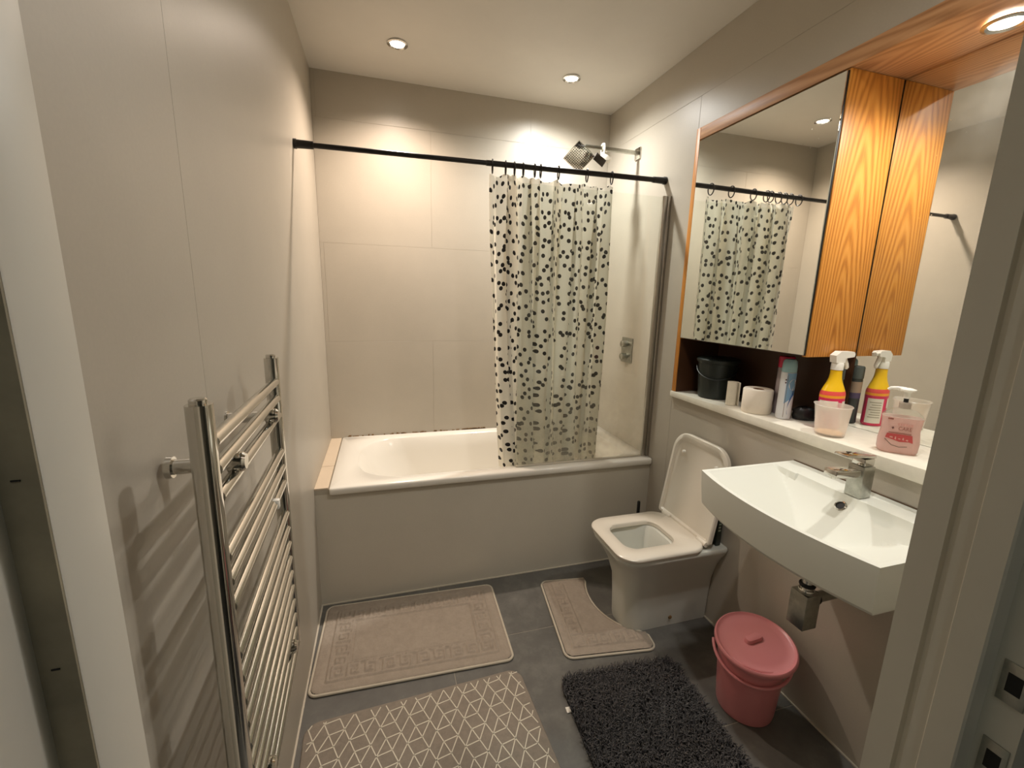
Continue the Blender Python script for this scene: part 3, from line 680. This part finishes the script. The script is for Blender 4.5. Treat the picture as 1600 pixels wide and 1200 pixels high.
t = thing('black_pouch', 'small crumpled black pouch on the shelf beside the blue can', 'pouch', at_shelf(1.893, -0.752), (0, 0, radians(-35)))
mb = MB(); rng = random.Random(3)
rr = []
for z, sx, sy in ((0, 0.036, 0.022), (0.012, 0.040, 0.026), (0.026, 0.038, 0.025), (0.036, 0.040, 0.022), (0.046, 0.030, 0.016), (0.050, 0.016, 0.008)):
    rr.append([(sx*cos(2*pi*k/22)*(1+rng.uniform(-0.06, 0.06)), sy*sin(2*pi*k/22)*(1+rng.uniform(-0.08, 0.08)), z+(rng.uniform(-0.003, 0.003) if z else 0)) for k in range(22)])
mb.loft(rr).build('pouch', M['blackp'], t)

def spray_bottle(loc, rz):
    t = thing('spray_bottle', 'pink and yellow cleaning spray bottle with white trigger', 'spray bottle', loc, (0, 0, rz))
    E = 0.72
    MB().lathe([(0.040, 0), (0.0435, 0.006), (0.0435, 0.02), (0.0425, 0.085), (0.0435, 0.110)], n=40, sy=E).build('lower_body', M['s_pink'], t)
    MB().lathe([(0.0436, 0.1102), (0.0436, 0.1195)], n=40, sy=E, cap0=False, cap1=False).build('orange_stripe', M['s_orange'], t)
    MB().lathe([(0.0435, 0.1197), (0.0425, 0.127), (0.040, 0.1335)], n=40, sy=E, cap0=False, cap1=False).build('red_stripe', M['s_red'], t)
    rg = []
    for r, z, e in ((0.0398, 0.1337, E), (0.033, 0.148, 0.76), (0.025, 0.163, 0.84), (0.0195, 0.178, 0.95), (0.0175, 0.192, 1.0), (0.0172, 0.204, 1.0), (0.014, 0.206, 1.0)):
        rg.append([(r*cos(2*pi*k/40), e*r*sin(2*pi*k/40), z) for k in range(40)])
    MB().loft(rg).build('shoulder', M['s_yellow'], t)
    MB().lathe([(0.0185, 0.2062), (0.0185, 0.228), (0.0165, 0.231)], n=32).build('collar', M['whitep'], t)
    hd = MB()
    hd.loft([[(x, y*wd, z) for x, z in [(0, 0)]*0+[]] for y, wd in []] or [[(x+dx, yy*s, z) for x, z in ((-0.020, 0.2315), (0.016, 0.2315), (0.016, 0.247), (0.050, 0.251), (0.052, 0.262), (0.046, 0.269), (-0.006, 0.270), (-0.024, 0.256))] for yy, s, dx in ((-0.013, 1, 0), (-0.010, 1.3, 0), (0.010, 1.3, 0), (0.013, 1, 0))])
    h = hd.build('trigger_head', M['whitep'], t, angle=50)
    MB().lathe([(0.0075, 0), (0.0075, 0.007), (0.003, 0.008)], (0.051, 0, 0.2575), n=16, rot=Matrix.Rotation(radians(90), 3, 'Y')).build('nozzle', M['whitep'], h)
    MB().tube([(0.024, 0, 0.250), (0.027, 0, 0.238), (0.034, 0, 0.226), (0.039, 0, 0.214), (0.037, 0, 0.208)], [0.007, 0.0075, 0.0075, 0.0065, 0.004], 12).build('trigger', M['whitep'], h)
    # white label panel on the side that faces the mirror and a sliver on the room side
    def lab(side, a0, a1, z0, z1, nm, mat, r=0.0442):
        vv = []; n = 12
        for i in range(n+1):
            a = a0+(a1-a0)*i/n
            for z in (z0, z1): vv.append((r*cos(a), E*r*sin(a)*1.0, z))
        MB().add(vv, [(2*i, 2*i+2, 2*i+3, 2*i+1) for i in range(n)]).build(nm, mat, t)
    lab(0, A(-75), A(5), 0.010, 0.100, 'label_panel', M['s_white'])
    for k in range(7): lab(0, A(-66), A(-8-6*(k % 3)), 0.030+0.009*k, 0.0335+0.009*k, 'print_line', M['s_grey'], 0.0445)
    lab(0, A(172), A(262), 0.066, 0.101, 'label_panel', M['s_white'])
    return t
spray_bottle(at_shelf(1.872, -0.864), radians(-6)).scale = (1.03, 1.03, 1.04)
t = thing('deodorant_can', 'slate black deodorant can with grey cap behind the spray bottle', 'spray can', at_shelf(1.935, -0.822))
t.scale = (1, 1, 1.13)
MB().lathe([(0.021, 0), (0.0225, 0.003), (0.0225, 0.148), (0.021, 0.152)], n=32).build('body', M['dcan'], t)
MB().lathe([(0.0235, 0.1525), (0.0235, 0.188), (0.0215, 0.193), (0.001, 0.194)], n=32).build('cap', M['dcap'], t)
wrap(A(-120), A(60), 0.105, 0.142, 0.0228).build('portrait_band', M['skin'], t)
wrap(A(-120), A(60), 0.086, 0.105, 0.0228).build('violet_band', M['violet'], t)
t = thing('plastic_cup', 'frosted plastic measuring cup in front of the spray bottle', 'cup', at_shelf(1.793, -0.934), (0, 0, radians(100)))
rg = []
for r, z in ((0.001, 0.0005), (0.041, 0.0), (0.0435, 0.004), (0.052, 0.098), (0.055, 0.103), (0.053, 0.105), (0.0495, 0.098), (0.0415, 0.006), (0.001, 0.005)):
    rg.append([(r*cos(2*pi*k/48)*(1+(0.16*max(0, cos(2*pi*k/48))**12*max(0, (z-0.07)/0.035) if r > 0.04 else 0)), r*sin(2*pi*k/48), z) for k in range(48)])
MB().loft(rg, False, False).build('cup_body', M['cup'], t)
MB().lathe([(0.0405, 0.0062), (0.0405, 0.009), (0.001, 0.009)], n=32).build('residue', plain('orange residue', (226, 186, 140), 0.6), t, label='pale orange residue in the bottom')
t2 = thing('soap_bottle', 'clear bottle of pink liquid hand soap with white pump', 'soap bottle', at_shelf(1.826, -1.120), (0, 0, radians(-50)))
t2.scale = (1.0, 1.0, 1.17)
sw, sd = 0.048, 0.029
def sring(a, b_, z, r=0.022): return ring3(rrect(-a, a, -b_, b_, min(r, b_*0.95), 8), z)
MB().loft([sring(sw-0.004, sd-0.003, 0), sring(sw, sd, 0.006), sring(sw+0.001, sd+0.001, 0.03), sring(sw-0.003, sd-0.001, 0.06), sring(sw-0.001, sd, 0.085), sring(sw, sd, 0.094)]).build('liquid_body', M['soap'], t2)
MB().loft([sring(sw, sd, 0.0942), sring(sw-0.002, sd-0.001, 0.100), sring(sw-0.014, sd-0.006, 0.109), sring(0.022, 0.016, 0.114), sring(0.014, 0.0135, 0.116, 0.013)]).build('clear_shoulder', M['soapclear'], t2)
MB().lathe([(0.0145, 0.1165), (0.0145, 0.130), (0.012, 0.132)], n=28).build('collar', plain('clear grey collar', (178, 166, 152), 0.3), t2)
MB().lathe([(0.006, 0.1325), (0.006, 0.142)], n=16).build('pump_stem', M['rubber'], t2)
pm = MB(); pm.lathe([(0.0085, 0.1425), (0.0075, 0.156), (0.010, 0.160), (0.020, 0.163), (0.020, 0.166), (0.010, 0.169), (0.001, 0.1695)], n=24)
pm.tube([(-0.005, 0, 0.165), (-0.025, 0, 0.1665), (-0.040, 0, 0.1655), (-0.046, 0, 0.161)], [0.006, 0.005, 0.0042, 0.0036], 10).build('pump_head', M['whitep'], t2)
# printing on the front (local -y is the front)
def fr_m(x, z, s=1): return Matrix.Translation((x, -sd-0.0022, z)) @ Matrix.Rotation(radians(90), 4, 'X')
text_mesh('lettering', 'CARE', 0.0125, M['print_brown'], t2, fr_m(0.006, 0.0625))
def flat(nm, poly, mat, dy=0.0018):
    n = len(poly)
    return MB().loft([[(x, -sd-dy, z) for x, z in poly], [(x, -sd-dy+0.0004, z) for x, z in poly]]).build(nm, mat, t2, smooth=False)
flat('emblem_star', [(-0.022+0.0036*(1 if k % 2 == 0 else 0.55)*cos(k*pi/4), 0.067+0.0036*(1 if k % 2 == 0 else 0.55)*sin(k*pi/4)) for k in range(8)], M['print_dark'])
flat('rule', [(-0.030, 0.0535), (0.022, 0.0535), (0.022, 0.0555), (-0.030, 0.0555)], M['print_brown'])
flat('red_band', [(-0.036, 0.040), (-0.033, 0.0515), (0.025, 0.0515), (0.029, 0.032), (0.020, 0.034), (-0.002, 0.032), (-0.018, 0.036)], M['print_red'])
for k, (x0, x1, zz) in enumerate(((-0.012, -0.008, 0.0745), (-0.006, -0.003, 0.0745), (-0.001, 0.004, 0.0745), (0.006, 0.009, 0.0745), (0.011, 0.015, 0.0745), (0.017, 0.022, 0.0745))):
    flat('faded_print', [(x0, zz), (x1, zz), (x1, zz+0.0055), (x0, zz+0.0055)], M['print_faint'])
for k, (x0, x1, z0, z1) in enumerate(((-0.026, -0.018, 0.041, 0.044), (-0.014, -0.010, 0.038, 0.045), (-0.006, 0.000, 0.039, 0.041), (0.004, 0.008, 0.038, 0.044), (0.012, 0.018, 0.037, 0.040))):
    flat('pale_fleck', [(x0, z0), (x1, z0-0.001), (x1-0.001, z1), (x0+0.001, z1)], M['print_faint'], 0.0024)
flat('swoosh', [(-0.036, 0.037), (-0.018, 0.022), (0.0, 0.0185), (0.018, 0.022), (0.018, 0.0205), (0.0, 0.017), (-0.019, 0.0205), (-0.037, 0.0355)], M['print_grey'])
flat('small_label', [(-0.037, 0.088), (-0.024, 0.088), (-0.024, 0.0915), (-0.037, 0.0915)], M['print_brown'])

# ------------------------------------------------------------------ mats
def relief_mat(name, lab, w_, d_, loc, rz, inside, key_lines, rim_r=0.03, cut=None):
    """tufted mat: height field with a Greek key border worked into the pile, plus a piped edge"""
    t = thing(name, lab, 'bath mat', loc, (0, 0, rz))
    st = 0.004; nx, ny = int(w_/st), int(d_/st)
    X, Y = np.meshgrid(np.linspace(-w_/2, w_/2, nx+1), np.linspace(-d_/2, d_/2, ny+1), indexing='xy')
    dist = inside(X, Y)                                   # distance inside the outline (positive inside)
    h = 0.006+0.008*np.clip(dist/0.012, 0, 1)**0.5
    rs = np.random.RandomState(4); h = h+rs.uniform(-0.0008, 0.0008, h.shape)
    D = np.full(X.shape, 9.0)
    for (ax, ay, bx_, by) in key_lines:
        vx, vy = bx_-ax, by-ay; L2 = vx*vx+vy*vy+1e-12
        tt = np.clip(((X-ax)*vx+(Y-ay)*vy)/L2, 0, 1)
        D = np.minimum(D, np.hypot(X-ax-tt*vx, Y-ay-tt*vy))
    h = h-0.0042*np.exp(-((D-0.009)/0.0042)**2)+0.0042*np.exp(-(D/0.0042)**2)
    ok = dist > 0.003
    idx = -np.ones(X.shape, int); m = MB()
    keep = np.zeros(X.shape, bool); cell = ok[:-1, :-1] & ok[1:, :-1] & ok[:-1, 1:] & ok[1:, 1:]
    for a, b_ in ((0, 0), (1, 0), (0, 1), (1, 1)): keep[a:a+ny, b_:b_+nx] |= cell
    idx[keep] = np.arange(keep.sum())
    m.v = list(map(tuple, np.stack([X[keep], Y[keep], np.clip(h[keep], 0.003, None)], 1)))
    js, is_ = np.where(cell)
    m.f = list(zip(idx[js, is_], idx[js, is_+1], idx[js+1, is_+1], idx[js+1, is_]))
    m.f = [tuple(int(q) for q in f) for f in m.f]
    m.build('pile', M['mat'], t, angle=80)
    return t
def sd_rr(X, Y, hx, hy, r):
    qx, qy = np.abs(X)-hx+r, np.abs(Y)-hy+r
    return -(np.hypot(np.maximum(qx, 0), np.maximum(qy, 0))+np.minimum(np.maximum(qx, qy), 0)-r)
def key(x0, y0, s, ax, flip):
    """one squared spiral, s wide, along ax ('x' or 'y')"""
    p = [(0, 0), (0, 1), (0.8, 1), (0.8, 0.25), (0.32, 0.25), (0.32, 0.62), (0.52, 0.62)]
    if flip: p = [(0.8-a, b_) for a, b_ in p]
    q = [(x0+a*s, y0+b_*s) if ax == 'x' else (x0+b_*s, y0+a*s) for a, b_ in p]
    return [(*q[i], *q[i+1]) for i in range(len(q)-1)]
def rect_lines(hx, hy): return [(-hx, -hy, hx, -hy), (hx, -hy, hx, hy), (hx, hy, -hx, hy), (-hx, hy, -hx, -hy)]
kl = rect_lines(0.335, 0.192)+rect_lines(0.265, 0.122)
for k in range(8):
    x = -0.262+k*0.068
    kl += key(x, -0.182, 0.05, 'x', k % 2)+key(x, 0.132, 0.05, 'x', (k+1) % 2)
for k in range(4):
    y = -0.125+k*0.065
    kl += key(-0.325, y, 0.05, 'y', k % 2)+key(0.275, y, 0.05, 'y', (k+1) % 2)
for sx in (-1, 1):
    for sy in (-1, 1): kl += key(0.278 if sx > 0 else -0.322, 0.136 if sy > 0 else -0.180, 0.048, 'x', sx > 0)
m1 = relief_mat('bath_mat', 'taupe bath mat with Greek key border lying along the bath', 0.80, 0.50, (0.414, -0.288, 0.0), radians(-2.2), lambda X, Y: sd_rr(X, Y, 0.392, 0.242, 0.03), kl)
def piping(t, pts, r=0.0055, z=0.006): MB().tube([(x, y, z) for x, y in pts], r, 8, closed=True).build('piped_edge', M['matrim'], t)
piping(m1, rrect(-0.392, 0.392, -0.242, 0.242, 0.03, 6))
# pedestal mat with its cut-out around the toilet foot
def ped_inside(X, Y):
    a = sd_rr(X, Y, 0.20, 0.25, 0.035)
    c = np.hypot(X-0.222, (Y-0.11)*0.788)-0.205
    return np.minimum(a, c)
kp = []
kp += [(-0.155, -0.20, 0.16, -0.20), (-0.155, -0.20, -0.155, 0.21), (-0.095, -0.135, -0.095, 0.21), (-0.095, -0.135, 0.17, -0.135)]
for k in range(4): kp += key(-0.085+k*0.062, -0.193, 0.048, 'x', k % 2)
for k in range(5): kp += key(-0.148, -0.13+k*0.066, 0.046, 'y', k % 2)
pm_ = relief_mat('pedestal_mat', 'taupe toilet pedestal mat with Greek key border and curved cut-out', 0.42, 0.52, (1.238, -0.378, 0.0), radians(-7.5), ped_inside, kp)
ol = []
R = rrect(-0.20, 0.20, -0.25, 0.25, 0.035, 6)
def inside_cut(p): return math.hypot(p[0]-0.222, (p[1]-0.11)*0.788) < 0.205
arcp = [(0.222+0.205*cos(a), 0.11+0.205/0.788*sin(a)) for a in [2*pi*k/72 for k in range(72)]]
arcp = [q for q in arcp if abs(q[0]) <= 0.20 and abs(q[1]) <= 0.25]
# walk: outer outline from the lower end of the cut round the left side to its upper end, back along the arc
outer = []
for i in range(len(R)):
    a, b_ = R[i], R[(i+1) % len(R)]
    for q in range(10): outer.append((a[0]+(b_[0]-a[0])*q/10, a[1]+(b_[1]-a[1])*q/10))
flags = [inside_cut(p) for p in outer]
n = len(outer); s0 = next(i for i in range(n) if flags[i-1] and not flags[i])
walk = [outer[(s0+i) % n] for i in range(n) if not flags[(s0+i) % n]]
arcp.sort(key=lambda q: -math.atan2(q[1]-0.11, -(q[0]-0.222)))
e = walk[-1]
if math.hypot(arcp[0][0]-e[0], arcp[0][1]-e[1]) > math.hypot(arcp[-1][0]-e[0], arcp[-1][1]-e[1]): arcp.reverse()
piping(pm_, walk+arcp[1:-1], 0.005)

# flannel mat printed with a grid of cream lines
gm = thing('printed_mat', 'taupe mat with cream geometric line pattern in the foreground', 'bath mat', (0.422, -0.868, 0.0), (0, 0, radians(2.6)))
gw, gd = 0.392, 0.262
MB().loft([ring3(rrect(-gw+0.004, gw-0.004, -gd+0.004, gd-0.004, 0.045, 10), 0.0), ring3(rrect(-gw, gw, -gd, gd, 0.05, 10), 0.004), ring3(rrect(-gw+0.003, gw-0.003, -gd+0.003, gd-0.003, 0.048, 10), 0.008), ring3(rrect(-gw+0.012, gw-0.012, -gd+0.012, gd-0.012, 0.04, 10), 0.010)]).build('flannel', M['geo'], gm)
hv = Vector((0.0492, 0.0090)); dv = Vector((0.0185, -0.0440)); rm = Matrix.Rotation(radians(-2.6), 2)
hv = rm @ hv; dv = rm @ dv; o0 = rm @ Vector((0.466-0.422, -0.669+0.868))
lines = []
for j in range(-24, 24):
    for i in range(-24, 24):
        P = o0+hv*i+dv*j
        lines.append((P, P+dv))
        hp_on = (i % 2 == 0) if j % 4 in (0, 1) else (i % 2 == 1)
        if hp_on: lines.append((P, P+hv))
        nod = (i % 2 == 0 and j % 4 == 0) or (i % 2 == 1 and j % 4 == 2)
        if not nod: lines.append((P+hv, P+dv))
mb = MB(); lim = (gw-0.014, gd-0.014)
for a, b_ in lines:
    t0, t1 = 0.0, 1.0; d = b_-a
    for k in (0, 1):
        if abs(d[k]) < 1e-9:
            if abs(a[k]) > lim[k]: t1 = -1
            continue
        u0, u1 = sorted(((-lim[k]-a[k])/d[k], (lim[k]-a[k])/d[k])); t0, t1 = max(t0, u0), min(t1, u1)
    if t1-t0 < 0.05: continue
    p, q = a+d*t0, a+d*t1; nn = Vector((-d.y, d.x)).normalized()*0.00165
    vv = []
    for z in (0.0098, 0.0106): vv += [(p.x-nn.x, p.y-nn.y, z), (q.x-nn.x, q.y-nn.y, z), (q.x+nn.x, q.y+nn.y, z), (p.x+nn.x, p.y+nn.y, z)]
    mb.add(vv, [(0, 3, 2, 1), (4, 5, 6, 7), (0, 1, 5, 4), (1, 2, 6, 5), (2, 3, 7, 6), (3, 0, 4, 7)])
mb.build('line_pattern', M['geoline'], gm, smooth=False, label='cream printed lines')

# charcoal shaggy mat
sg = thing('shaggy_mat', 'charcoal grey shaggy mat beside the pink bucket', 'bath mat', (1.165, -1.06, 0.0), (0, 0, radians(-3.0)))
sw2, sd2 = 0.246, 0.365
MB().loft([ring3(rrect(-sw2, sw2, -sd2, sd2, 0.04, 8), 0.0), ring3(rrect(-sw2, sw2, -sd2, sd2, 0.04, 8), 0.006)]).build('backing', M['shagback'], sg)
rs = np.random.RandomState(11); N = 15000
px = rs.uniform(-sw2, sw2, N); py = rs.uniform(-sd2, sd2, N)
okk = (np.maximum(np.abs(px)-sw2+0.04, 0)**2+np.maximum(np.abs(py)-sd2+0.04, 0)**2) < 0.04**2
px, py = px[okk], py[okk]; N = len(px)
an = rs.uniform(0, 2*pi, N)+1.2*np.sin(px*40)*np.cos(py*33); ln = rs.uniform(0.010, 0.022, N); ht = rs.uniform(0.014, 0.026, N); wd = rs.uniform(0.0014, 0.0024, N)
V = np.zeros((N, 9, 3))
for k, (fr, hz) in enumerate(((0, 0.0), (0.45, 0.8), (1.0, 0.95))):
    cx, cy, cz = px+np.cos(an)*ln*fr, py+np.sin(an)*ln*fr, 0.005+ht*hz
    ww = wd*(1, 1, 0.55)[k]
    for q in range(3):
        V[:, 3*k+q, 0] = cx+ww*np.cos(an+pi/2+q*2*pi/3); V[:, 3*k+q, 1] = cy+ww*np.sin(an+pi/2+q*2*pi/3); V[:, 3*k+q, 2] = cz+ww*(0.8, -0.4, -0.4)[q]*(k > 0)
fq = []
for k in (0, 1):
    for q in range(3): fq.append((3*k+q, 3*k+(q+1) % 3, 3*k+3+(q+1) % 3, 3*k+3+q))
F = (np.array(fq)[None]+9*np.arange(N)[:, None, None]).reshape(-1, 4)
me = bpy.data.meshes.new('shag_pile'); me.from_pydata(V.reshape(-1, 3).tolist(), [], F.tolist()); me.update()
me.polygons.foreach_set('use_smooth', [True]*len(me.polygons)); me.materials.append(M['shag'])
o = bpy.data.objects.new('shag_pile', me); COL.objects.link(o); o.parent = sg; o['kind'] = 'stuff'
box((-0.262, 0.228, 0.001), (-0.225, 0.250, 0.0040), 0.0005).build('care_label', M['whitep'], sg, label='small white care label')

# ------------------------------------------------------------------ pink bucket
bk = thing('pink_bucket', 'dusty pink plastic bucket with lid under the basin', 'bucket', (1.570, -0.955, 0))
MB().lathe([(0.088, 0), (0.094, 0.003), (0.097, 0.02), (0.112, 0.235), (0.118, 0.240), (0.119, 0.252), (0.115, 0.254), (0.110, 0.250), (0.092, 0.01)], n=56).build('body', M['pink'], bk)
lr_ = Matrix.Rotation(radians(6), 3, 'X') @ Matrix.Rotation(radians(-7), 3, 'Y')
lidp = MB().lathe([(0.121, -0.014), (0.132, -0.012), (0.135, -0.004), (0.133, 0.004), (0.128, 0.007), (0.123, 0.003), (0.117, 0.000), (0.09, 0.004), (0.04, 0.011), (0.001, 0.012)], (0.005, -0.005, 0.268), n=64, rot=lr_, cap0=False)
lid_o = lidp.build('lid', M['pink'], bk, angle=50)
kn = MB(); kn.loft([[tuple(lr_ @ Vector((x*s, y*s2, z))+Vector((0, 0, 0.268))) for x, y in rrect(-0.036, 0.036, -0.015, 0.015, 0.0145, 7)] for s, s2, z in ((1, 1, 0.010), (0.95, 0.95, 0.018), (0.85, 0.8, 0.024), (0.5, 0.4, 0.026))])
kob = kn.build('grip', M['pink'], lid_o)
hpts = [Vector((0.127*cos(a), 0.127*sin(a), 0)) for a in [pi*k/28 for k in range(29)]]
hrot = Matrix.Rotation(radians(139), 3, 'Z') @ Matrix.Rotation(radians(-24), 3, 'X')
MB().tube([tuple(hrot @ Vector((q.x, q.y, 0))+Vector((0, 0, 0.235))) for q in hpts], 0.0055, 12).build('handle', M['pink'], bk)
